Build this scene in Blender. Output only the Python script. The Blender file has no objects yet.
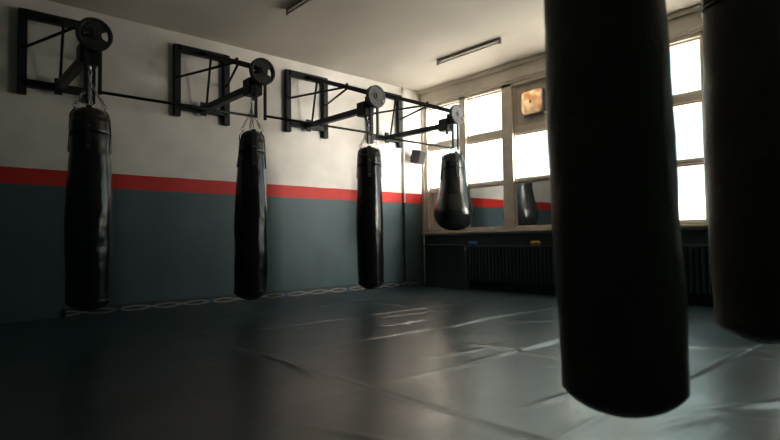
import bpy, bmesh, math, random
from mathutils import Vector, Matrix, noise
random.seed(7)
PI = math.pi
SC = bpy.context.scene
COL = SC.collection

# ------------------------------------------------------------------ camera
cam_data = bpy.data.cameras.new('camera')
cam = bpy.data.objects.new('camera', cam_data); COL.objects.link(cam)
FW = Vector((0.66350, 0.74719, 0.03836)); RT = Vector((0.74802, -0.66354, -0.01368)); UP = Vector((-0.01523, -0.03777, 0.99917))
M3 = Matrix((RT, UP, -FW)).transposed()
cam.matrix_world = Matrix.Translation((0, 0, 0.7275)) @ M3.to_4x4()
cam_data.sensor_fit = 'HORIZONTAL'; cam_data.sensor_width = 36.0
cam_data.lens = 535.8 / 780 * 36
cam_data.clip_start = 0.02
cam_data.dof.use_dof = True; cam_data.dof.focus_distance = 5.2; cam_data.dof.aperture_fstop = 2.4
SC.camera = cam

# ------------------------------------------------------------------ light
W_STRENGTH = 4.0
SUN_AZ, SUN_EL, SUN_POW, SUN_GLOW = -90, 1, 16.0, 80.0   # hazy sun glow low over the street, seen past the window reveals
world = bpy.data.worlds.new('world'); SC.world = world
world.use_nodes = True
wn = world.node_tree.nodes; wl = world.node_tree.links
bg = wn['Background']
tc = wn.new('ShaderNodeTexCoord'); sx = wn.new('ShaderNodeSeparateXYZ'); rp = wn.new('ShaderNodeValToRGB')
wl.new(tc.outputs['Generated'], sx.inputs[0]); wl.new(sx.outputs['Z'], rp.inputs[0])
wl.new(sx.outputs['Z'], rp.inputs[0])
e = rp.color_ramp.elements
e[0].position = 0.0; e[0].color = (1.42, 1.30, 1.13, 1)       # ground outside
e[1].position = 0.08; e[1].color = (0.36, 0.47, 0.46, 1)      # blue-green sky
lob = wn.new('ShaderNodeVectorMath'); lob.operation = 'DOT_PRODUCT'
az, el = math.radians(SUN_AZ), math.radians(SUN_EL)
lob.inputs[1].default_value = (math.cos(az)*math.cos(el), math.sin(az)*math.cos(el), math.sin(el))
wl.new(tc.outputs['Generated'], lob.inputs[0])
mx0 = wn.new('ShaderNodeMath'); mx0.operation = 'MAXIMUM'; mx0.inputs[1].default_value = 0; wl.new(lob.outputs['Value'], mx0.inputs[0])
pw = wn.new('ShaderNodeMath'); pw.operation = 'POWER'; pw.inputs[1].default_value = SUN_POW; wl.new(mx0.outputs[0], pw.inputs[0])
sc_ = wn.new('ShaderNodeVectorMath'); sc_.operation = 'SCALE'; sc_.inputs[0].default_value = (1.0, 0.91, 0.83)
ml = wn.new('ShaderNodeMath'); ml.operation = 'MULTIPLY'; ml.inputs[1].default_value = SUN_GLOW; wl.new(pw.outputs[0], ml.inputs[0]); wl.new(ml.outputs[0], sc_.inputs['Scale'])
ad = wn.new('ShaderNodeVectorMath'); ad.operation = 'ADD'; wl.new(rp.outputs[0], ad.inputs[0]); wl.new(sc_.outputs[0], ad.inputs[1])
wl.new(ad.outputs[0], bg.inputs[0]); bg.inputs[1].default_value = W_STRENGTH

def portal(name, y0, y1, z0, z1, x):
    l = bpy.data.lights.new(name, 'AREA'); l.shape = 'RECTANGLE'; l.size = abs(y1 - y0); l.size_y = z1 - z0
    l.cycles.is_portal = True
    o = bpy.data.objects.new(name, l); COL.objects.link(o)
    o.location = (x, (y0 + y1) / 2, (z0 + z1) / 2)
    o.rotation_euler = Vector((-1, 0, 0)).to_track_quat('-Z', 'Y').to_euler()
    # size axis must lie along world Y
    q = Matrix((Vector((0, 1, 0)), Vector((0, 0, 1)), Vector((1, 0, 0)))).transposed()
    o.rotation_euler = q.to_euler()
portal('daylight_portal', 1.97, 6.22, 0.86, 2.94, 6.46)
portal('daylight_portal', -0.2, 1.45, 0.86, 2.92, 6.48)
SC.view_settings.view_transform = 'Standard'; SC.view_settings.look = 'None'
SC.view_settings.exposure = 0.65; SC.view_settings.gamma = 1.0; SC.view_settings.use_curve_mapping = False
SC.cycles.use_denoising = True
SC.cycles.max_bounces = 8; SC.cycles.caustics_reflective = False; SC.cycles.caustics_refractive = False
SC.cycles.sample_clamp_indirect = 6.0

# ------------------------------------------------------------------ materials
def mat(name, col, rough=0.6, metal=0.0, bump=0.0, bscale=20.0, var=0.0, vscale=3.0, spec=0.5, col2=None, coat=0.0):
    m = bpy.data.materials.new(name); m.use_nodes = True
    n, l = m.node_tree.nodes, m.node_tree.links
    b = n['Principled BSDF']
    b.inputs['Base Color'].default_value = (*col, 1); b.inputs['Roughness'].default_value = rough
    b.inputs['Metallic'].default_value = metal; b.inputs['Specular IOR Level'].default_value = spec
    b.inputs['Coat Weight'].default_value = coat
    t = n.new('ShaderNodeTexCoord')
    if var > 0 or col2:
        nz = n.new('ShaderNodeTexNoise'); nz.inputs['Scale'].default_value = vscale; nz.inputs['Detail'].default_value = 6
        l.new(t.outputs['Object'], nz.inputs['Vector'])
        r = n.new('ShaderNodeValToRGB'); r.color_ramp.elements[0].position = .35; r.color_ramp.elements[1].position = .68
        c2 = col2 or tuple(c * (1 - var) for c in col)
        r.color_ramp.elements[0].color = (*c2, 1); r.color_ramp.elements[1].color = (*col, 1)
        l.new(nz.outputs[0], r.inputs[0]); l.new(r.outputs[0], b.inputs['Base Color'])
    if bump > 0:
        nb = n.new('ShaderNodeTexNoise'); nb.inputs['Scale'].default_value = bscale; nb.inputs['Detail'].default_value = 4
        l.new(t.outputs['Object'], nb.inputs['Vector'])
        bp = n.new('ShaderNodeBump'); bp.inputs['Strength'].default_value = bump; bp.inputs['Distance'].default_value = 0.01
        l.new(nb.outputs[0], bp.inputs['Height']); l.new(bp.outputs[0], b.inputs['Normal'])
    return m

def banded_wall(name, bands, rough=0.6, bump=0.12):
    """bands: [(z_upper_limit, colour)] bottom to top, world-height paint bands with a little mottling."""
    m = bpy.data.materials.new(name); m.use_nodes = True
    n, l = m.node_tree.nodes, m.node_tree.links
    b = n['Principled BSDF']; b.inputs['Roughness'].default_value = rough; b.inputs['Specular IOR Level'].default_value = 0.2
    t = n.new('ShaderNodeTexCoord'); s = n.new('ShaderNodeSeparateXYZ'); l.new(t.outputs['Object'], s.inputs[0])
    wob = n.new('ShaderNodeTexNoise'); wob.inputs['Scale'].default_value = 6; l.new(t.outputs['Object'], wob.inputs['Vector'])
    wm = n.new('ShaderNodeMath'); wm.operation = 'MULTIPLY_ADD'; wm.inputs[1].default_value = 0.012
    l.new(wob.outputs[0], wm.inputs[0]); l.new(s.outputs['Z'], wm.inputs[2])
    prev = None
    for i, (z, c) in enumerate(bands):
        if i == 0:
            rgb = n.new('ShaderNodeRGB'); rgb.outputs[0].default_value = (*c, 1); prev = rgb.outputs[0]; zl = z; continue
        g = n.new('ShaderNodeMath'); g.operation = 'GREATER_THAN'; g.inputs[1].default_value = zl + 0.006
        l.new(wm.outputs[0], g.inputs[0])
        mx = n.new('ShaderNodeMix'); mx.data_type = 'RGBA'
        l.new(g.outputs[0], mx.inputs['Factor']); l.new(prev, mx.inputs[6]); mx.inputs[7].default_value = (*c, 1)
        prev = mx.outputs[2]; zl = z
    nz = n.new('ShaderNodeTexNoise'); nz.inputs['Scale'].default_value = 2.3; nz.inputs['Detail'].default_value = 8
    l.new(t.outputs['Object'], nz.inputs['Vector'])
    mr = n.new('ShaderNodeMapRange'); mr.inputs['From Min'].default_value = .3; mr.inputs['From Max'].default_value = .7
    mr.inputs['To Min'].default_value = 0.84; mr.inputs['To Max'].default_value = 1.06
    l.new(nz.outputs[0], mr.inputs[0])
    mu = n.new('ShaderNodeMix'); mu.data_type = 'RGBA'; mu.blend_type = 'MULTIPLY'; mu.inputs['Factor'].default_value = 1
    l.new(prev, mu.inputs[6]); l.new(mr.outputs[0], mu.inputs[7]); l.new(mu.outputs[2], b.inputs['Base Color'])
    nb = n.new('ShaderNodeTexNoise'); nb.inputs['Scale'].default_value = 9; nb.inputs['Detail'].default_value = 6
    l.new(t.outputs['Object'], nb.inputs['Vector'])
    bp = n.new('ShaderNodeBump'); bp.inputs['Strength'].default_value = bump; bp.inputs['Distance'].default_value = 0.02
    l.new(nb.outputs[0], bp.inputs['Height']); l.new(bp.outputs[0], b.inputs['Normal'])
    return m

WHITE = (0.74, 0.715, 0.67); RED = (0.58, 0.036, 0.030); GREY = (0.078, 0.120, 0.136)
M_wall = banded_wall('painted_wall', [(1.327, GREY), (1.4876, RED), (9, WHITE)], rough=0.5)
M_pipe_band = banded_wall('painted_pipe', [(1.33, GREY), (9, WHITE)], rough=0.4)
M_winwall = banded_wall('window_wall_paint', [(0.80, (0.035, 0.055, 0.06)), (9, (0.82, 0.75, 0.67))])
M_ceiling = mat('ceiling_plaster', (0.66, 0.62, 0.55), 0.8, bump=.15, bscale=7, var=.12, vscale=1.2)
M_backwall = mat('dark_back_wall', (0.05, 0.13, 0.12), 0.8, var=.2)
M_concrete = mat('concrete', (0.10, 0.10, 0.10), 0.8, bump=.3, var=.3)
M_frame = mat('window_frame_paint', (0.80, 0.71, 0.60), 0.45, bump=.1, bscale=30, var=.15, vscale=8)
M_panel = mat('window_panel_paint', (0.70, 0.62, 0.52), 0.6, var=.15, vscale=5, bump=.1)
M_metal_black = mat('black_painted_steel', (0.004, 0.009, 0.010), 0.5, bump=.15, bscale=60, col2=(0.007, 0.012, 0.013), vscale=12, spec=.25)
M_iron = mat('cast_iron_grey', (0.13, 0.13, 0.135), 0.55, metal=.3, bump=.5, bscale=70, var=.45, vscale=25)
M_iron_shade = mat('cast_iron_shaded', (0.014, 0.015, 0.016), 0.5, metal=.2, bump=.4, bscale=60, var=.4, vscale=18)  # darker copy of the iron, shade on the two left wheels put into colour
M_steel = mat('bright_steel', (0.55, 0.56, 0.56), 0.3, metal=1.0, var=.3, vscale=30)
M_leather = mat('black_leather', (0.005, 0.007, 0.008), 0.20, bump=.12, bscale=30, col2=(0.008, 0.009, 0.009), vscale=6, spec=.5)
M_leather_glare = mat('glare_lifted_leather', (0.085, 0.062, 0.046), 0.40, bump=.25, bscale=60, col2=(0.11, 0.082, 0.060), vscale=5, spec=.5)  # lighter brown base stands in for window glare over the two near bags
M_strap = mat('nylon_webbing', (0.012, 0.013, 0.014), 0.75, bump=.6, bscale=180)
M_radiator = mat('radiator_paint', (0.035, 0.055, 0.06), 0.4, var=.2)
M_plastic = mat('black_plastic', (0.015, 0.017, 0.02), 0.4)
M_greyplastic = mat('grey_plastic', (0.035, 0.037, 0.04), 0.5)
M_tube = mat('lamp_tube_white', (0.60, 0.58, 0.54), 0.3)
M_lampbody = mat('lamp_body', (0.42, 0.38, 0.32), 0.5, var=.2)
M_blue = mat('blue_cloth', (0.03, 0.12, 0.32), 0.8, bump=.5, bscale=90)
M_ochre = mat('ochre_cloth', (0.50, 0.30, 0.08), 0.8, bump=.5, bscale=90)
M_mirror = mat('mirror_pane', (0.62, 0.63, 0.62), 0.03, metal=1.0)

def glass_material():
    m = bpy.data.materials.new('clear_glass'); m.use_nodes = True
    n, l = m.node_tree.nodes, m.node_tree.links
    for x in list(n): n.remove(x)
    o = n.new('ShaderNodeOutputMaterial'); mx = n.new('ShaderNodeMixShader'); tr = n.new('ShaderNodeBsdfTransparent')
    gl = n.new('ShaderNodeBsdfGlossy'); gl.inputs['Roughness'].default_value = .03
    tr.inputs[0].default_value = (.96, .97, .96, 1); mx.inputs[0].default_value = .06
    l.new(tr.outputs[0], mx.inputs[1]); l.new(gl.outputs[0], mx.inputs[2]); l.new(mx.outputs[0], o.inputs[0])
    return m
M_glass = glass_material()

def amber_material():
    m = bpy.data.materials.new('amber_plastic'); m.use_nodes = True
    n, l = m.node_tree.nodes, m.node_tree.links
    for x in list(n): n.remove(x)
    o = n.new('ShaderNodeOutputMaterial'); mx = n.new('ShaderNodeMixShader')
    tl = n.new('ShaderNodeBsdfTranslucent'); df = n.new('ShaderNodeBsdfPrincipled'); df.inputs['Roughness'].default_value = .3
    t = n.new('ShaderNodeTexCoord'); nz = n.new('ShaderNodeTexNoise'); nz.inputs['Scale'].default_value = 9; nz.inputs['Detail'].default_value = 3
    l.new(t.outputs['Object'], nz.inputs['Vector'])
    r = n.new('ShaderNodeValToRGB'); r.color_ramp.elements[0].position = .4; r.color_ramp.elements[0].color = (.30, .13, .04, 1)
    r.color_ramp.elements[1].position = .62; r.color_ramp.elements[1].color = (.62, .42, .24, 1)
    l.new(nz.outputs[0], r.inputs[0]); l.new(r.outputs[0], tl.inputs[0]); df.inputs['Base Color'].default_value = (.75, .52, .34, 1)
    mx.inputs[0].default_value = .5
    l.new(tl.outputs[0], mx.inputs[1]); l.new(df.outputs[0], mx.inputs[2]); l.new(mx.outputs[0], o.inputs[0])
    return m
M_amber = amber_material()

# vinyl floor cover: near-black blue-grey gloss with scuffs
def vinyl():
    m = bpy.data.materials.new('vinyl_mat_cover'); m.use_nodes = True
    n, l = m.node_tree.nodes, m.node_tree.links
    b = n['Principled BSDF']; b.inputs['Specular IOR Level'].default_value = 0.6
    t = n.new('ShaderNodeTexCoord')
    nz = n.new('ShaderNodeTexNoise'); nz.inputs['Scale'].default_value = 2.2; nz.inputs['Detail'].default_value = 8
    l.new(t.outputs['Object'], nz.inputs['Vector'])
    r = n.new('ShaderNodeValToRGB'); r.color_ramp.elements[0].position = .3; r.color_ramp.elements[1].position = .75
    r.color_ramp.elements[0].color = (.009, .028, .036, 1); r.color_ramp.elements[1].color = (.028, .044, .055, 1)
    l.new(nz.outputs[0], r.inputs[0]); l.new(r.outputs[0], b.inputs['Base Color'])
    n2 = n.new('ShaderNodeTexNoise'); n2.inputs['Scale'].default_value = 3; n2.inputs['Detail'].default_value = 6
    l.new(t.outputs['Object'], n2.inputs['Vector'])
    mr = n.new('ShaderNodeMapRange'); mr.inputs['From Min'].default_value = .3; mr.inputs['From Max'].default_value = .7
    mr.inputs['To Min'].default_value = .285; mr.inputs['To Max'].default_value = .35
    l.new(n2.outputs[0], mr.inputs[0]); l.new(mr.outputs[0], b.inputs['Roughness'])
    n3 = n.new('ShaderNodeTexNoise'); n3.inputs['Scale'].default_value = 14; n3.inputs['Detail'].default_value = 3
    mp = n.new('ShaderNodeMapping'); mp.inputs['Scale'].default_value = (.5, 1.4, 1)
    l.new(t.outputs['Object'], mp.inputs[0]); l.new(mp.outputs[0], n3.inputs['Vector'])
    bp = n.new('ShaderNodeBump'); bp.inputs['Strength'].default_value = .22; bp.inputs['Distance'].default_value = .006
    l.new(n3.outputs[0], bp.inputs['Height']); l.new(bp.outputs[0], b.inputs['Normal'])
    return m
M_vinyl = vinyl()

# ------------------------------------------------------------------ mesh helpers
class MB:
    def __init__(s): s.bm = bmesh.new()
    def box(s, x0, x1, y0, y1, z0, z1):
        v = [s.bm.verts.new(p) for p in ((x0,y0,z0),(x1,y0,z0),(x1,y1,z0),(x0,y1,z0),(x0,y0,z1),(x1,y0,z1),(x1,y1,z1),(x0,y1,z1))]
        for f in ((3,2,1,0),(4,5,6,7),(0,1,5,4),(1,2,6,5),(2,3,7,6),(3,0,4,7)): s.bm.faces.new([v[i] for i in f])
        return s
    def beam(s, a, b, w, h=None):
        """square bar from a to b."""
        a, b = Vector(a), Vector(b); h = h or w; d = (b - a).normalized()
        side = d.cross(Vector((0, 0, 1)))
        side = side.normalized() if side.length > 1e-4 else Vector((1, 0, 0))
        up = side.cross(d).normalized()
        v = []
        for p in (a, b):
            for i, j in ((-1,-1),(1,-1),(1,1),(-1,1)): v.append(s.bm.verts.new(p + side*i*w/2 + up*j*h/2))
        for f in ((0,1,2,3),(7,6,5,4),(0,4,5,1),(1,5,6,2),(2,6,7,3),(3,7,4,0)): s.bm.faces.new([v[i] for i in f])
        return s
    def tube(s, pts, r, n=10, cap=True):
        pts = [Vector(p) for p in pts]; rings = []
        for i, p in enumerate(pts):
            d = (pts[min(i+1, len(pts)-1)] - pts[max(i-1, 0)]).normalized()
            a = d.cross(Vector((0, 0, 1)));  a = a.normalized() if a.length > 1e-3 else Vector((1, 0, 0))
            c = d.cross(a).normalized()
            rings.append([s.bm.verts.new(p + a*math.cos(2*PI*k/n)*r + c*math.sin(2*PI*k/n)*r) for k in range(n)])
        for A, B in zip(rings, rings[1:]):
            for k in range(n): s.bm.faces.new((A[k], A[(k+1)%n], B[(k+1)%n], B[k]))
        if cap: s.bm.faces.new(rings[0][::-1]); s.bm.faces.new(rings[-1])
        return s
    def lathe(s, prof, n=48, axis='Z', o=(0,0,0), fn=None):
        rings = []; o = Vector(o)
        for r, h in prof:
            ring = []
            for k in range(n):
                a = 2*PI*k/n
                if axis == 'Z': p = Vector((r*math.cos(a), r*math.sin(a), h))
                elif axis == 'Y': p = Vector((r*math.cos(a), h, r*math.sin(a)))
                else: p = Vector((h, r*math.cos(a), r*math.sin(a)))
                if fn: p = fn(p)
                ring.append(s.bm.verts.new(p + o))
            rings.append(ring)
        for A, B in zip(rings, rings[1:]):
            for k in range(n): s.bm.faces.new((A[k], A[(k+1)%n], B[(k+1)%n], B[k]))
        if prof[0][0] > 1e-5: s.bm.faces.new(rings[0][::-1])
        if prof[-1][0] > 1e-5: s.bm.faces.new(rings[-1])
        return s
    def torus(s, c, R, r, nrm=(0,0,1), n=14, m=6, stretch=None):
        c = Vector(c); nrm = Vector(nrm).normalized()
        a = nrm.orthogonal().normalized() if stretch is None else Vector(stretch[0]).normalized()
        b = nrm.cross(a).normalized(); k = 1 if stretch is None else stretch[1]
        rings = []
        for i in range(n):
            t = 2*PI*i/n; ctr = c + a*math.cos(t)*R*k + b*math.sin(t)*R
            out = (a*math.cos(t) + b*math.sin(t)).normalized()
            rings.append([s.bm.verts.new(ctr + out*math.cos(2*PI*j/m)*r + nrm*math.sin(2*PI*j/m)*r) for j in range(m)])
        for i in range(n):
            A, B = rings[i], rings[(i+1)%n]
            for j in range(m): s.bm.faces.new((A[j], B[j], B[(j+1)%m], A[(j+1)%m]))
        return s
    def chain(s, a, b, link=0.05, r=0.004):
        a, b = Vector(a), Vector(b); L = (b-a).length; n = max(1, round(L/(link*.72))); d = (b-a)/L
        o1 = d.orthogonal().normalized(); o2 = d.cross(o1)
        for i in range(n):
            s.torus(a + d*L*(i+.5)/n, link*.26, r, o1 if i % 2 else o2, 10, 5, (d, 1.75))
        return s
    def build(s, name, m, parent=None, smooth=False, bevel=0.0, loc=None):
        bmesh.ops.recalc_face_normals(s.bm, faces=s.bm.faces)
        me = bpy.data.meshes.new(name); s.bm.to_mesh(me); s.bm.free()
        me.materials.append(m)
        if smooth:
            for p in me.polygons: p.use_smooth = True
        o = bpy.data.objects.new(name, me); COL.objects.link(o)
        if loc: o.location = loc
        if parent: o.parent = parent
        if bevel:
            b = o.modifiers.new('bevel', 'BEVEL'); b.width = bevel; b.segments = 2; b.limit_method = 'ANGLE'
        return o

def tag(o, label, cat, group=None, kind=None):
    o['label'] = label; o['category'] = cat
    if group: o['group'] = group
    if kind: o['kind'] = kind
    return o
def thing(name, label, cat, loc=(0,0,0), group=None):
    o = bpy.data.objects.new(name, None); COL.objects.link(o); o.location = loc; o.empty_display_size = .1
    return tag(o, label, cat, group)
def struct(o): o['kind'] = 'structure'; return o

# ------------------------------------------------------------------ room shell
X0, Y0, H = 6.282, 6.265, 3.2
XB, YB = -1.6, -2.2
XG = X0 + 0.11                                      # glass plane
struct(MB().box(XB-.2, X0+.4, YB-.2, Y0+.2, -.25, -.03).build('floor', M_concrete))
struct(MB().box(XB-.2, X0+.4, YB-.2, Y0+.2, H, H+.2).build('ceiling', M_ceiling))
struct(MB().box(XB-.2, X0+.4, Y0, Y0+.2, -.03, H).build('wall_left', M_wall))
struct(MB().box(XB-.2, XB, YB-.2, Y0, -.03, H).build('wall_back', M_backwall))
struct(MB().box(XB, X0+.4, YB-.2, YB, -.03, H).build('wall_right', M_backwall))
W1a, W1b, W2a, W2b = 6.215, 1.965, 1.42, -0.15      # window openings along Y
ZS, ZH = 0.86, 2.94
w = MB()
w.box(X0, X0+.17, YB, Y0, -.03, ZS).box(X0, X0+.17, YB, Y0, ZH, H)
w.box(X0, X0+.17, W1a, Y0, ZS, ZH).box(X0, X0+.17, W2a, W1b, ZS, ZH).box(X0, X0+.17, YB, W2b, ZS, ZH)
struct(w.build('wall_front', M_winwall))
# curtain-rail cornice under the ceiling of the window wall
struct(MB().box(X0-.05, X0, YB+.01, Y0, 3.145, 3.2).build('trim_1', M_winwall, bevel=.008))
struct(MB().box(X0-.018, X0, YB+.01, Y0, 2.965, 2.99).build('trim_2', M_winwall, bevel=.006))

# ------------------------------------------------------------------ windows
def window(name, ya, yb, cells):
    """cells: list of (y_hi, y_lo, kind); kind 'pane' (three lights), 'mirror', 'boarded', 'vent', 'open'"""
    root = bpy.data.objects.new(name, None); COL.objects.link(root); root['kind'] = 'structure'; root.location = (X0, (ya+yb)/2, ZS)
    inv = Matrix.Translation(-root.location)
    def part(mb, nm, m, bevel=.006, parent=root):
        o = mb.build(nm, m, None, bevel=bevel); o.data.transform(inv if parent is root else inv); o.parent = parent; return o
    f = MB(); fx0, fx1 = X0+.02, X0+.15
    f.box(fx0, fx1, yb, ya, ZS, ZS+.03).box(fx0, fx1, yb, ya, ZH-.05, ZH)
    edges = [ya] + [y for c in cells for y in c[:2]] + [yb]
    for i in range(0, len(edges), 2):
        f.box(fx0, fx1, edges[i+1], edges[i], ZS, ZH)
    part(f, 'window_frame', M_frame)
    for (yh, yl, kinds) in cells:
        b = MB(); b.box(fx0+.03, fx1-.01, yl, yh, 2.205, 2.295).box(fx0+.03, fx1-.01, yl, yh, 1.522, 1.558)
        part(b, 'transom_bar', M_frame)
        for (z0, z1), k in zip(((ZS+.03, 1.522), (1.558, 2.205), (2.295, ZH-.05)), kinds):
            # sash
            sw = .022
            s = MB(); s.box(fx0+.045, fx1-.03, yl, yl+sw, z0, z1).box(fx0+.045, fx1-.03, yh-sw, yh, z0, z1)
            s.box(fx0+.045, fx1-.03, yl+sw, yh-sw, z0, z0+sw).box(fx0+.045, fx1-.03, yl+sw, yh-sw, z1-sw, z1)
            part(s, 'sash', M_frame, .004)
            g = (yl+sw, yh-sw, z0+sw, z1-sw)
            if k == 'glass': part(MB().box(XG-.002, XG+.002, *g), 'pane', M_glass, 0)
            if k == 'mirror': part(MB().box(XG-.042, XG-.034, *g), 'mirror_pane', M_mirror, 0)
            if k == 'board': part(MB().box(XG-.008, XG+.008, *g), 'board_panel', M_panel, 0)
            if k == 'vent':
                yc, zc, hw = 4.135, 2.60, .165
                p = MB(); xx = (XG-.02, XG+.02)
                p.box(*xx, g[0], g[1], g[2], zc-hw).box(*xx, g[0], g[1], zc+hw, g[3])
                p.box(*xx, g[0], yc-hw, zc-hw, zc+hw).box(*xx, yc+hw, g[1], zc-hw, zc+hw)
                part(p, 'board_panel', M_panel, .003)
    part(MB().box(X0-.05, X0+.16, yb-.03, min(ya+.03, Y0-.005), ZS-.035, ZS), 'window_sill', M_frame, .008)
    return root
PG = ('glass', 'glass', 'glass')
window('window_1', W1a, W1b, [
    (6.145, 5.455, ('board', 'glass', 'glass')),
    (5.325, 4.645, ('mirror', 'glass', 'glass')),
    (4.465, 3.84, ('mirror', 'glass', 'vent')),
    (3.70, 3.08, PG),
    (2.90, 2.025, PG)])
window('window_2', W2a, W2b, [(1.355, .70, PG), (.58, -.08, PG)])

# extractor fan set in the boarded upper light
fan = thing('extractor_fan', 'small square extractor fan with glowing amber cover set in the boarded upper window panel', 'extractor fan', (XG-.02, 4.135, 2.60))
def rsq(hw, rc, n=6):
    out = []
    for cx, cy, a0 in ((hw-rc, hw-rc, 0), (-hw+rc, hw-rc, 90), (-hw+rc, -hw+rc, 180), (hw-rc, -hw+rc, 270)):
        for i in range(n+1):
            a = math.radians(a0 + 90*i/n); out.append((cx+rc*math.cos(a), cy+rc*math.sin(a)))
    return out
def loft(mb, rings):
    R = [[mb.bm.verts.new(p) for p in r] for r in rings]; n = len(R[0])
    for A, B in zip(R, R[1:]):
        for k in range(n): mb.bm.faces.new((A[k], A[(k+1)%n], B[(k+1)%n], B[k]))
    return R
hs = MB(); loft(hs, [[(x, a, b) for a, b in rsq(h, .05)] for x, h in ((0,.175),(-.02,.178),(-.075,.172),(-.08,.16),(-.07,.155),(.03,.150),(.03,.163),(0,.163))])
hs.build('housing', M_steel, fan, bevel=0)
cv = MB(); R = loft(cv, [[(x, a, b) for a, b in rsq(h, .05)] for x, h in ((-.055,.154),(-.080,.154),(-.100,.140),(-.112,.10),(-.116,.05))]); cv.bm.faces.new(R[-1])
cv.build('fan_cover', M_amber, fan, smooth=True)
MB().lathe([(.016,-.124),(.022,-.114)], 16, 'X').build('cover_screw', M_lampbody, fan)

# ------------------------------------------------------------------ radiators under the window
def radiator(y1, y0, label):
    root = thing('radiator', label, 'radiator', (X0-.09, (y0+y1)/2, 0), 'radiators under the windows')
    L = y1-y0; n = int(L/.06)
    fb = MB()
    for i in range(n):
        y = -L/2 + .03 + i*.06
        fb.box(-.045, .045, y-.021, y+.021, .12, .615)
        fb.box(-.055, -.045, y-.010, y+.010, .14, .60)
    fb.build('fin_bank', M_radiator, root, bevel=.008)
    MB().tube([(0, -L/2, .58), (0, L/2, .58)], .022).build('header_pipe', M_radiator, root, smooth=True)
    MB().tube([(0, -L/2, .15), (0, L/2, .15)], .022).build('header_pipe', M_radiator, root, smooth=True)
    for yy in (-L/2+.06, L/2-.06):
        MB().box(-.02, .085, yy-.012, yy+.012, .0, .13).build('foot_bracket', M_radiator, root, bevel=.003)
    MB().box(-.058, .058, -L/2, L/2, .615, .64).build('top_plate', M_radiator, root, bevel=.005)
    return root
radiator(5.28, 3.45, 'long dark ribbed radiator under the window nearest the corner')
radiator(3.05, 1.75, 'dark ribbed radiator under the window seen between the two near bags')
pp = thing('heating_pipe', 'thin dark heating pipe running level from the corner to the radiator', 'pipe', (X0-.06, 5.78, .645))
MB().tube([(0, .46, 0), (0, -.46, 0)], .011).build('pipe_run', M_radiator, pp, smooth=True)
for yy in (.3, -.3): MB().box(-.008, .06, yy-.012, yy+.012, -.016, .016).build('pipe_clip', M_radiator, pp)
tag(MB().tube([(X0-.02, 6.215, -.0), (X0-.02, 6.215, .82)], .012).build('corner_pipe', M_frame, smooth=True), 'thin pale vertical pipe in the corner below the window sill', 'pipe')

def roll(loc, m, label, ax=0.3):
    mb = MB(); mb.lathe([(.0,-.075),(.022,-.074),(.030,-.065),(.031,0),(.029,.065),(.022,.074),(0,.075)], 20, 'Y',
        fn=lambda p: p + Vector((noise.noise(p*30), noise.noise(p*30+Vector((5,0,0))), noise.noise(p*30+Vector((9,0,0)))))*.006)
    o = mb.build('hand_wrap', m, None, smooth=True, loc=loc); o.rotation_euler = (0, 0, ax)
    return tag(o, label, 'hand wrap', 'hand wraps on the radiator')
roll((X0-.09, 5.12, .668), M_blue, 'small blue cloth roll lying at the corner end of the radiator', .1)
roll((X0-.09, 4.06, .668), M_ochre, 'small ochre yellow cloth roll lying on top of the radiator', -.2)

# ------------------------------------------------------------------ vertical pipe and speaker on the left wall
vp = thing('wall_pipe', 'thin vertical pipe on the left wall painted white above and grey below', 'pipe', (5.85, Y0-.03, 0))
MB().tube([(0, 0, .08), (0, 0, 3.19)], .016).build('pipe_run', M_pipe_band, vp, smooth=True)
for z in (.5, 1.2, 2.0, 2.8): MB().box(-.02, .02, -.018, .03, z-.012, z+.012).build('pipe_clip', M_pipe_band, vp, bevel=.002)
sp = thing('wall_speaker', 'small black box speaker tilted on a bracket beside the corner pipe', 'speaker', (6.02, Y0-.18, 2.055))
o = MB().box(-.075, .075, -.09, .09, -.105, .105).build('cabinet', M_greyplastic, sp, bevel=.012); o.rotation_euler = (.18, .12, .15)
g = MB().box(-.066, .066, -.098, -.088, -.095, .095)  .build('grille', M_strap, o, bevel=.004)
MB().beam((0, .05, 0), (0, .17, .02), .03).build('bracket', M_plastic, sp)

# ------------------------------------------------------------------ fluorescent battens on the ceiling
def batten(x, y0, y1, label):
    L = y1-y0; root = thing('ceiling_lamp', label, 'ceiling lamp', (x, (y0+y1)/2, H), 'fluorescent battens on the ceiling')
    MB().box(-.022, .022, -L/2+.02, L/2-.02, -.028, 0).build('housing', M_lampbody, root, bevel=.006)
    MB().tube([(0, -L/2+.03, -.050), (0, L/2-.03, -.050)], .013, 12).build('lamp_tube', M_tube, root, smooth=True)
    for s in (-1, 1): MB().box(-.018, .018, s*(L/2-.015)-.018, s*(L/2-.015)+.018, -.072, -.0).build('end_cap', M_lampbody, root, bevel=.004)
batten(5.36, 3.93, 5.0, 'unlit fluorescent batten on the ceiling near the window')
batten(2.93, 3.75, 4.90, 'unlit fluorescent batten cut by the top edge of the photo')

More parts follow.
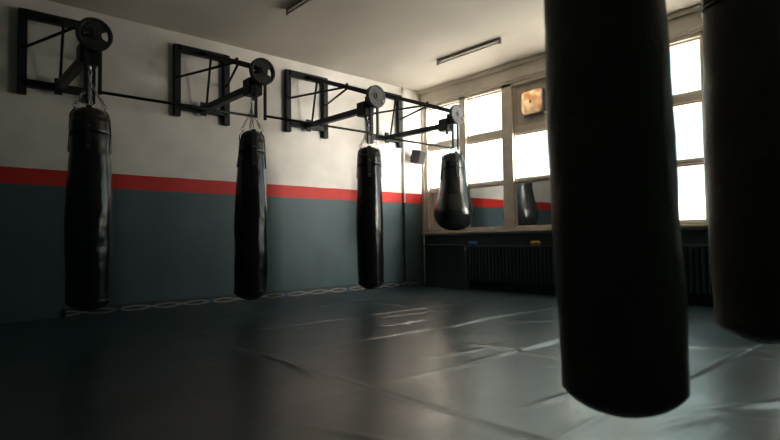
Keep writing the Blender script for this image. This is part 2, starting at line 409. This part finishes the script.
# ------------------------------------------------------------------ floor cover with relief
SEAMY = [5.05, 4.07, 3.07, 2.07, 1.06, .05, -.95]
SEAMX = [(1.70, -.95, 5.05), (4.05, 3.07, 5.05), (3.75, -.9, 1.06), (5.2, 1.06, 2.07)]
FOLDS = [ # polyline, height, width
    ([(2.90,2.55),(2.93,2.2),(2.96,1.9),(2.92,1.55)], .012, .022),
    ([(1.72,3.9),(1.69,3.4),(1.70,2.9),(1.61,2.38),(1.66,2.2)], .009, .026),
    ([(1.70,2.95),(1.60,2.85),(1.50,2.82)], .010, .02), ([(1.66,2.75),(1.55,2.62)], .008, .02),
    ([(1.70,4.5),(1.76,4.05)], .009, .018),
    ([(3.15,3.03),(3.8,3.08),(4.8,3.13)], .012, .017), ([(2.15,2.05),(2.9,2.07),(3.7,2.11)], .012, .017),
    ([(2.86,3.48),(3.2,3.46),(3.6,3.49)], .010, .020), ([(3.1,3.9),(3.8,3.85),(4.6,3.92)], .006, .022),
    ([(1.9,1.38),(2.35,1.33),(2.8,1.40)], .008, .02), ([(2.3,2.35),(2.8,2.28),(3.3,2.38)], .005, .03),
    ([(4.6,2.7),(4.9,2.3),(5.0,1.8)], .007, .025), ([(3.3,1.9),(3.8,1.4),(4.1,.9)], .008, .03),
    ([(2.4,.9),(2.9,.6),(3.1,.2)], .010, .03), ([(2.0,.9),(2.5,.75)], .008, .03),
    ([(3.9,2.9),(4.2,2.6),(4.3,2.2)], .006, .03), ([(1.15,1.9),(1.35,1.3)], .008, .025),
    ([(3.6,5.6),(4.3,5.45),(5.2,5.55)], .007, .03), ([(2.4,5.3),(3.0,5.25)], .006, .03),
]
rw = random.Random(11)
for _ in range(34):
    _x, _y, _a, _l = rw.uniform(1.1, 5.2), rw.uniform(.3, 5.2), rw.uniform(-.5, .5) + rw.choice((0, 0, 1.57)), rw.uniform(.25, .6)
    FOLDS.append(([(_x, _y), (_x+_l*math.cos(_a), _y+_l*math.sin(_a))], rw.uniform(.0015, .0035), rw.uniform(.012, .022)))
def seg_d(px, py, a, b):
    ax, ay = a; bx, by = b; dx, dy = bx-ax, by-ay
    t = max(0, min(1, ((px-ax)*dx+(py-ay)*dy)/(dx*dx+dy*dy)))
    return math.hypot(px-ax-t*dx, py-ay-t*dy)
def fheight(x, y):
    h = 0.0
    wob = .012*noise.noise(Vector((x*1.7, y*1.7, 3))) + .004*noise.noise(Vector((x*8, y*8, 1)))
    for i, s in enumerate(SEAMY):
        d = y + wob - s
        if abs(d) < .12:
            k = .75 + .5*noise.noise(Vector((x*1.1, i*7.1, 0)))
            h += max(k, .1)*min(1, max(.25, (x-1.5)/1.2))*(.009*math.exp(-((d-.018)/.024)**2) - .004*math.exp(-((d+.008)/.010)**2))
    for s, ya, yb in SEAMX:
        d = x + wob - s
        if abs(d) < .1 and ya < y < yb:
            h += .0025*math.exp(-((d+.015)/.016)**2) - .006*math.exp(-((d-.006)/.012)**2)
    for pl, hh, ww in FOLDS:
        if min(p[0] for p in pl)-.15 < x < max(p[0] for p in pl)+.15 and min(p[1] for p in pl)-.15 < y < max(p[1] for p in pl)+.15:
            dd = min(seg_d(x+wob, y+wob, pl[i], pl[i+1]) for i in range(len(pl)-1))
            if dd < .12:
                de = min(math.hypot(x-pl[0][0], y-pl[0][1]), math.hypot(x-pl[-1][0], y-pl[-1][1]))
                h += hh*min(1, de/.35)*math.exp(-(dd/ww)**2)
    h += .0030*noise.noise(Vector((x*1.6, y*2.4, 0))) + .0006*noise.noise(Vector((x*5, y*9, 4)))
    return h
def axis_pts(lo, hi, fine_lo, fine_hi, fine, coarse):
    out = [lo]
    while out[-1] < hi - 1e-6: out.append(min(hi, out[-1] + (fine if fine_lo <= out[-1] < fine_hi else coarse)))
    return out
xs = axis_pts(XB+.02, X0-.16, .9, 5.2, .015, .04); ys = axis_pts(YB+.02, 6.205, 0.2, 5.2, .015, .03)
nx, ny = len(xs), len(ys)
V = [(x, y, fheight(x, y)) for y in ys for x in xs]
Fc = [(j*nx+i, j*nx+i+1, (j+1)*nx+i+1, (j+1)*nx+i) for j in range(ny-1) for i in range(nx-1)]
ring = [i for i in range(nx)] + [j*nx+nx-1 for j in range(1, ny)] + [(ny-1)*nx+i for i in range(nx-2, -1, -1)] + [j*nx for j in range(ny-2, 0, -1)]
b0 = len(V); V += [(V[i][0], V[i][1], -.03) for i in ring]
for k in range(len(ring)):
    k2 = (k+1) % len(ring); Fc.append((ring[k2], ring[k], b0+k, b0+k2))
me = bpy.data.meshes.new('floor_mat'); me.from_pydata(V, [], Fc); me.materials.append(M_vinyl)
for p in me.polygons: p.use_smooth = True
fm = bpy.data.objects.new('floor_mat', me); COL.objects.link(fm)
tag(fm, 'glossy dark vinyl mat cover with raised seams and wrinkles over the whole floor', 'floor mat')

# dark edging strip along the foot of the left wall, with two pale ribbons that cross each other
M_edge = mat('pale_ribbon', (0.34, 0.34, 0.33), .5, var=.3, vscale=9)
M_edgedark = mat('dark_edging_foam', (0.04, 0.05, 0.056), .6)
es = thing('edging_strip', 'low dark edging strip with pale crossing ribbons along the foot of left wall', 'edging strip', (3.0, Y0-.022, 0))
MB().box(-1.85, 3.1, -.014, .018, -.03, .088).build('base_strip', M_edgedark, es, bevel=.002)
def ribbon(ph, off):
    mb = MB(); nseg = 340; prev = None; half = .006
    for i in range(nseg+1):
        x = -1.85 + 4.95*i/nseg; z = .036 + .022*math.sin(x*2*PI/.68 + ph)
        vs = [mb.bm.verts.new(p) for p in ((x, off, z-half), (x, off, z+half), (x, -.013, z+half), (x, -.013, z-half))]
        if prev:
            for k in range(4): mb.bm.faces.new((prev[k], prev[(k+1)%4], vs[(k+1)%4], vs[k]))
        prev = vs
    return mb.build('ribbon', M_edge, es)
ribbon(0, -.019); ribbon(PI, -.023)
for i in range(15):
    x = -1.70 + i*.34
    if i % 3 == 1: MB().box(x-.03, x+.03, -.026, -.013, .028, .052).build('tape_patch', M_blue, es)

# ------------------------------------------------------------------ wall brackets
YT = 4.93                                            # where the arms end, 1.33 m out of the wall
def bracket(xc, label, iron, holes, right_foot=0.0):
    root = thing('bag_bracket', label, 'bag bracket', (xc, Y0, 2.2), 'steel brackets on the left wall')
    Z = -2.2
    def P(x, y, z): return (x, y-Y0, z+Z)
    B = lambda *a: MB().beam(*a)
    hw = .30; yw = Y0-.04
    B(P(-hw, yw, 2.20), P(-hw, yw, 3.04), .075, .07).build('post', M_metal_black, root, bevel=.006)
    B(P(hw, yw, 2.20-right_foot), P(hw, yw, 3.04), .075, .07).build('post', M_metal_black, root, bevel=.006)
    B(P(-hw, yw, 3.0), P(hw, yw, 3.0), .07, .085).build('rail', M_metal_black, root, bevel=.006)
    B(P(-hw, yw, 2.315), P(hw, yw, 2.315), .07, .075).build('rail', M_metal_black, root, bevel=.006)
    B(P(0, yw, 3.0), P(0, 5.28, 2.645), .05, .055).build('upper_arm', M_metal_black, root, bevel=.005)
    B(P(0, 5.28, 2.645), P(0, 4.76, 2.445), .05, .055).build('upper_arm_end', M_metal_black, root, bevel=.005)
    B(P(0, yw-.02, 2.315), P(0, 5.02, 2.30), .075, .07).build('lower_arm', M_metal_black, root, bevel=.006)
    for s in (-1, 1): MB().tube([P(s*hw, yw-.02, 2.65), P(s*.02, 5.30, 2.65)], .014).build('side_brace', M_metal_black, root, smooth=True)
    MB().tube([P(0, 5.97, 2.89), P(.0, 6.10, 2.33)], .014).build('upright_rod', M_metal_black, root, smooth=True)
    MB().tube([P(0, 5.30, 2.64), P(0, 5.30, 2.70)], .018).build('joint_pin', M_metal_black, root, smooth=True)
    B(P(.0, yw-.04, 2.40), P(0, yw-.04, 2.24), .07, .03).build('gusset_plate', M_metal_black, root, bevel=.004)
    # head block at the arm end
    hd = MB(); hd.box(-.075, .075, 4.865-Y0, 5.03-Y0, 2.215+Z, 2.385+Z).build('head_block', M_metal_black, root, bevel=.018)
    MB().box(-.045, .045, 4.76-Y0, 4.90-Y0, 2.30+Z, 2.44+Z).build('head_plate', M_metal_black, root, bevel=.01)
    MB().tube([P(0, YT, 2.225), P(0, YT, 2.17)], .022, 14).build('swivel', M_steel, root, smooth=True)
    # round plate on the face of the head
    d = MB(); yc = 4.745-Y0; zc = 2.415+Z
    n = 40; r1, r0 = .133, .026
    def ringpts(r, y): return [d.bm.verts.new((r*math.cos(2*PI*k/n), yc+y, zc+r*math.sin(2*PI*k/n))) for k in range(n)]
    th = .026
    prof = [(r0, th), (r0, -th-.006), (.045, -th-.006), (.047, -th+.006), (.104, -th+.006), (.110, -th), (.128, -th), (.133, -th+.006), (.133, th-.006), (.128, th), (.110, th), (.104, th-.006), (.047, th-.006), (.045, th)]
    rings = [ringpts(r, y) for r, y in prof]; m = len(prof)
    def hole(k):
        a = (2*PI*(k+.5)/n)
        return holes and (abs(math.atan2(math.sin(a), math.cos(a))) < .42 or abs(math.atan2(math.sin(a-PI), math.cos(a-PI))) < .42)
    for i in range(m):
        A, Bq = rings[i], rings[(i+1) % m]
        for k in range(n):
            if i in (3, 11) and hole(k): continue
            d.bm.faces.new((A[k], A[(k+1)%n], Bq[(k+1)%n], Bq[k]))
    if holes:
        for i, j in ((3, 12), (4, 11)):
            for k in range(n):
                if hole(k): d.bm.faces.new((rings[i][k], rings[i][(k+1)%n], rings[j][(k+1)%n], rings[j][k]))
        for k in range(n):
            kk = (k-1) % n
            if hole(k) != hole(kk): d.bm.faces.new((rings[3][k], rings[4][k], rings[11][k], rings[12][k]))
    pl = d.build('round_plate', iron, root)
    for p in pl.data.polygons: p.use_smooth = False
    MB().lathe([(.024, yc-.045), (.024, 4.80-Y0)], 20, 'Y', (0, 0, zc)).build('axle', M_iron if not holes else M_iron_shade, root)
    if not holes: MB().lathe([(.010, yc-.045), (.010, yc-.02)], 10, 'Y', (.07, 0, zc-.05)).build('bolt', M_steel, root)
    for s in (-1, 1):
        MB().box(s*.05-.014, s*.05+.014, yc+.008+.02, yc+.008+.04, 1.945+Z if s > 0 else 1.955+Z, 2.42+Z).build('drop_bar', M_metal_black, root, bevel=.003)
    return root
bracket(1.06, 'black steel wall bracket leftmost, its wheel in front of the frame', M_iron_shade, True)
bracket(2.55, 'black steel wall bracket with a pierced wheel coloured dark for shade, second from the left', M_iron_shade, True, .03)
bracket(4.02, 'black steel wall bracket with solid grey plate above the third bag', M_iron, False, .02)
bracket(5.45, 'black steel wall bracket nearest the window, holding the teardrop bag', M_iron, False)
YR = 4.78
for xa, xb, z, lab in ((1.134, 2.476, 1.965, 'thin steel rod level between the first and second brackets from the left'),
                       (2.624, 3.946, 1.985, 'thin steel rod level between the second and third brackets from the left'),
                       (4.094, 5.376, 1.955, 'thin steel rod level between the grey-plated brackets near the window')):
    o = MB().tube([(xa-.009, YR, z), (xb+.009, YR, z)], .0125, 10).build('tie_rod', M_metal_black, smooth=True)
    tag(o, lab, 'rod', 'tie rods between the brackets')

# ------------------------------------------------------------------ punching bags
def bag_profile(zb, zt, R, taper=.19):
    L = zt - zb; P = []
    for i in range(9):                                # rounded bottom
        a = PI/2*i/8; P.append((R*.97*(.70*math.sin(a)+.30*(1-math.cos(a))) if i else 0, zb + .075*(1-math.cos(a))))
    N = 60
    for i in range(1, N+1):
        t = i/N; z = zb+.075 + (L-.075)*t
        r = R*(1 - .030*max(0, 1-t*6) if t < .17 else 1)
        if t > .45: u = (t-.45)/.55; r = R*(1 - taper*u**1.4)
        P.append((r, z))
    rt = P[-1][0]
    P += [(rt*.985, zt+.010), (rt*.94, zt+.024), (rt*.85, zt+.040), (rt*.70, zt+.056), (rt*.50, zt+.068), (rt*.25, zt+.076), (0, zt+.078)]
    return P, rt
def punching_bag(x, y, zb, zt, R, ztop, label, leather, seed, group=None, hook=False, tear=False, spin=0.0, lump=1.0, lean=0.0, taper=.19):
    root = thing('punching_bag', label, 'punching bag', (x, y, zb), group)
    sv = Vector((seed*3.7, seed*1.3, 0))
    if tear:
        prof = [(0,0),(.07,.003),(.135,.018),(.19,.05),(.23,.095),(.257,.15),(.272,.205),(.275,.25),(.269,.30),(.254,.36),(.234,.42),(.212,.49),(.200,.56),(.189,.64),(.180,.72),(.173,.80),(.167,.88),(.160,.95),(.150,1.0),(.136,1.035),(.10,1.06),(.05,1.07),(0,1.072)]
        # densify
        P = []
        for (r0, h0), (r1, h1) in zip(prof, prof[1:]):
            for k in range(3): P.append((r0+(r1-r0)*k/3, h0+(h1-h0)*k/3))
        P.append(prof[-1]); rt = .152; L = 1.0
    else:
        P, rt = bag_profile(0, zt-zb, R, taper); L = zt-zb
    def fn(p):
        rr = math.hypot(p.x, p.y)
        if rr < 1e-5: return p
        q = Vector((p.x*3.2, p.y*3.2, p.z*1.6)) + sv
        k = .011*noise.noise(q) + .0055*noise.noise(Vector((p.x*9, p.y*9, p.z*5))+sv) + .0022*noise.noise(Vector((p.x*20, p.y*20, p.z*14))+sv)
        k *= lump*min(1, rr/.1)
        return Vector((p.x*(1+k/rr), p.y*(1+k/rr), p.z))
    body = MB().lathe(P, 72, fn=fn).build('bag_body', leather, root, smooth=True)
    # stitched collar and seam bands
    def rad(z):
        for (r0, h0), (r1, h1) in zip(P, P[1:]):
            if h0 <= z <= h1 and h1 > h0: return r0+(r1-r0)*(z-h0)/(h1-h0)
        return rt
    def band(z0, z1, t, nm, m=leather):
        zz = [z0+(z1-z0)*i/4 for i in range(5)]
        pr = [(rad(z0)-.004, z0)] + [(rad(z)+t, z) for z in zz] + [(rad(z1)-.004, z1)]
        MB().lathe(pr, 72, fn=fn).build(nm, m, body if nm == 'seam_band' else root, smooth=True)
    band(L-.16, L-.02, .005, 'collar', leather)
    band(L-.168, L-.158, .008, 'seam_band')
    if not hook: band(L*.5-.004, L*.5+.004, .004, 'seam_band')
    if not tear and not hook: band(.085, .095, .004, 'seam_band')
    # lace seam down the back-left side
    # four webbing straps with D rings and chains
    zring = (ztop - zb) - .13
    for k in range(4):
        a = spin + PI/4 + k*PI/2; ca, sa = math.cos(a), math.sin(a)
        mb = MB(); prev = None; wdt = .022; tt = .005
        sl = .15 if hook else .30; path = [(rad(L-sl+sl*i/10)+.004, L-sl+sl*i/10) for i in range(10)] + [(rt+.004, L), (rt*.95+.004, L+.026), (rt*.86, L+.046), (rt*.78, L+.060), (rt*.76, L+.075)]
        tang = Vector((-sa, ca, 0)); rd = Vector((ca, sa, 0))
        for i, (r, z) in enumerate(path):
            q = fn(Vector((r*ca, r*sa, z))) if z < L else Vector((r*ca, r*sa, z))
            vs = [mb.bm.verts.new(q + tang*u*wdt + rd*w_) for u, w_ in ((-1,0),(1,0),(1,tt),(-1,tt))]
            if prev:
                for j in range(4): mb.bm.faces.new((prev[j], prev[(j+1)%4], vs[(j+1)%4], vs[j]))
            prev = vs
        st = mb.build('strap', M_strap, root)
        for zz in (L-sl+.03, L-.10):
            MB().lathe([(.006, rad(zz)+.004), (.006, rad(zz)+.014)], 10, 'X', (0, 0, 0)).build('rivet', M_steel, st).matrix_local = Matrix.Translation((0, 0, zz)) @ Matrix.Rotation(a, 4, 'Z')
        e0 = Vector((rt*.76*ca, rt*.76*sa, L+.088))
        MB().torus(e0, .020, .0035, (-sa, ca, 0)).build('strap_ring', M_steel, root, smooth=True)
        MB().chain(e0 + Vector((0, 0, .015)), (0, 0, zring), .042, .0042).build('chain', M_steel, root, smooth=True)
    MB().torus((0, 0, zring+.01), .026, .005, (1, 0, 0)).build('hanging_ring', M_steel, root, smooth=True)
    if not hook: MB().chain((0, 0, zring+.02), (0, 0, ztop-zb-.034), .05, .0055).build('hanging_chain', M_steel, root, smooth=True)
    if hook:
        MB().chain((0, 0, zring+.03), (0, 0, H-zb-.05), .055, .006).build('hanging_chain', M_steel, root, smooth=True)
        MB().lathe([(.045, H-zb-.012), (.045, H-zb)], 20).build('ceiling_plate', M_steel, root)
        MB().torus((0, 0, H-zb-.035), .024, .007, (0, 1, 0)).build('ceiling_eye', M_steel, root, smooth=True)
    # slight lean, about the axis that points away from the camera's side of the room
    if lean: root.rotation_euler = Matrix.Rotation(-lean, 3, Vector((0.664, 0.748, 0))).to_euler()
    return root
GB = 'punching bags hanging in the room'
punching_bag(1.072, YT, .185, 1.785, .170, 2.20, 'glossy black cylindrical punching bag hanging leftmost, under the bracket nearest the left edge', M_leather, 1, GB, spin=.5)
punching_bag(2.508, YT, .155, 1.775, .163, 2.20, 'black cylindrical punching bag, narrowing at its top, second hanging from the left', M_leather, 2, GB, spin=.5, taper=.29, lean=-.012)
punching_bag(4.06, YT, .150, 1.775, .160, 2.20, 'black cylindrical punching bag hanging third from left, before the grey wall', M_leather, 3, GB, spin=.1)
punching_bag(5.56, YT, .855, 1.85, .26, 2.20, 'black teardrop-shaped punching bag hanging before the window', M_leather, 4, GB, tear=True, spin=.3)
punching_bag(1.485, .700, .235, 1.86, .168, 2.20, 'large dark punching bag closest to the camera, its bottom above wet-looking floor', M_leather_glare, 5, GB, hook=True, lump=.7, spin=.9, lean=.026)
punching_bag(2.535, .620, .300, 1.83, .175, 2.20, 'large dark punching bag at the right edge, behind the closest bag', M_leather_glare, 6, GB, hook=True, lump=.8, spin=.1, lean=.020)
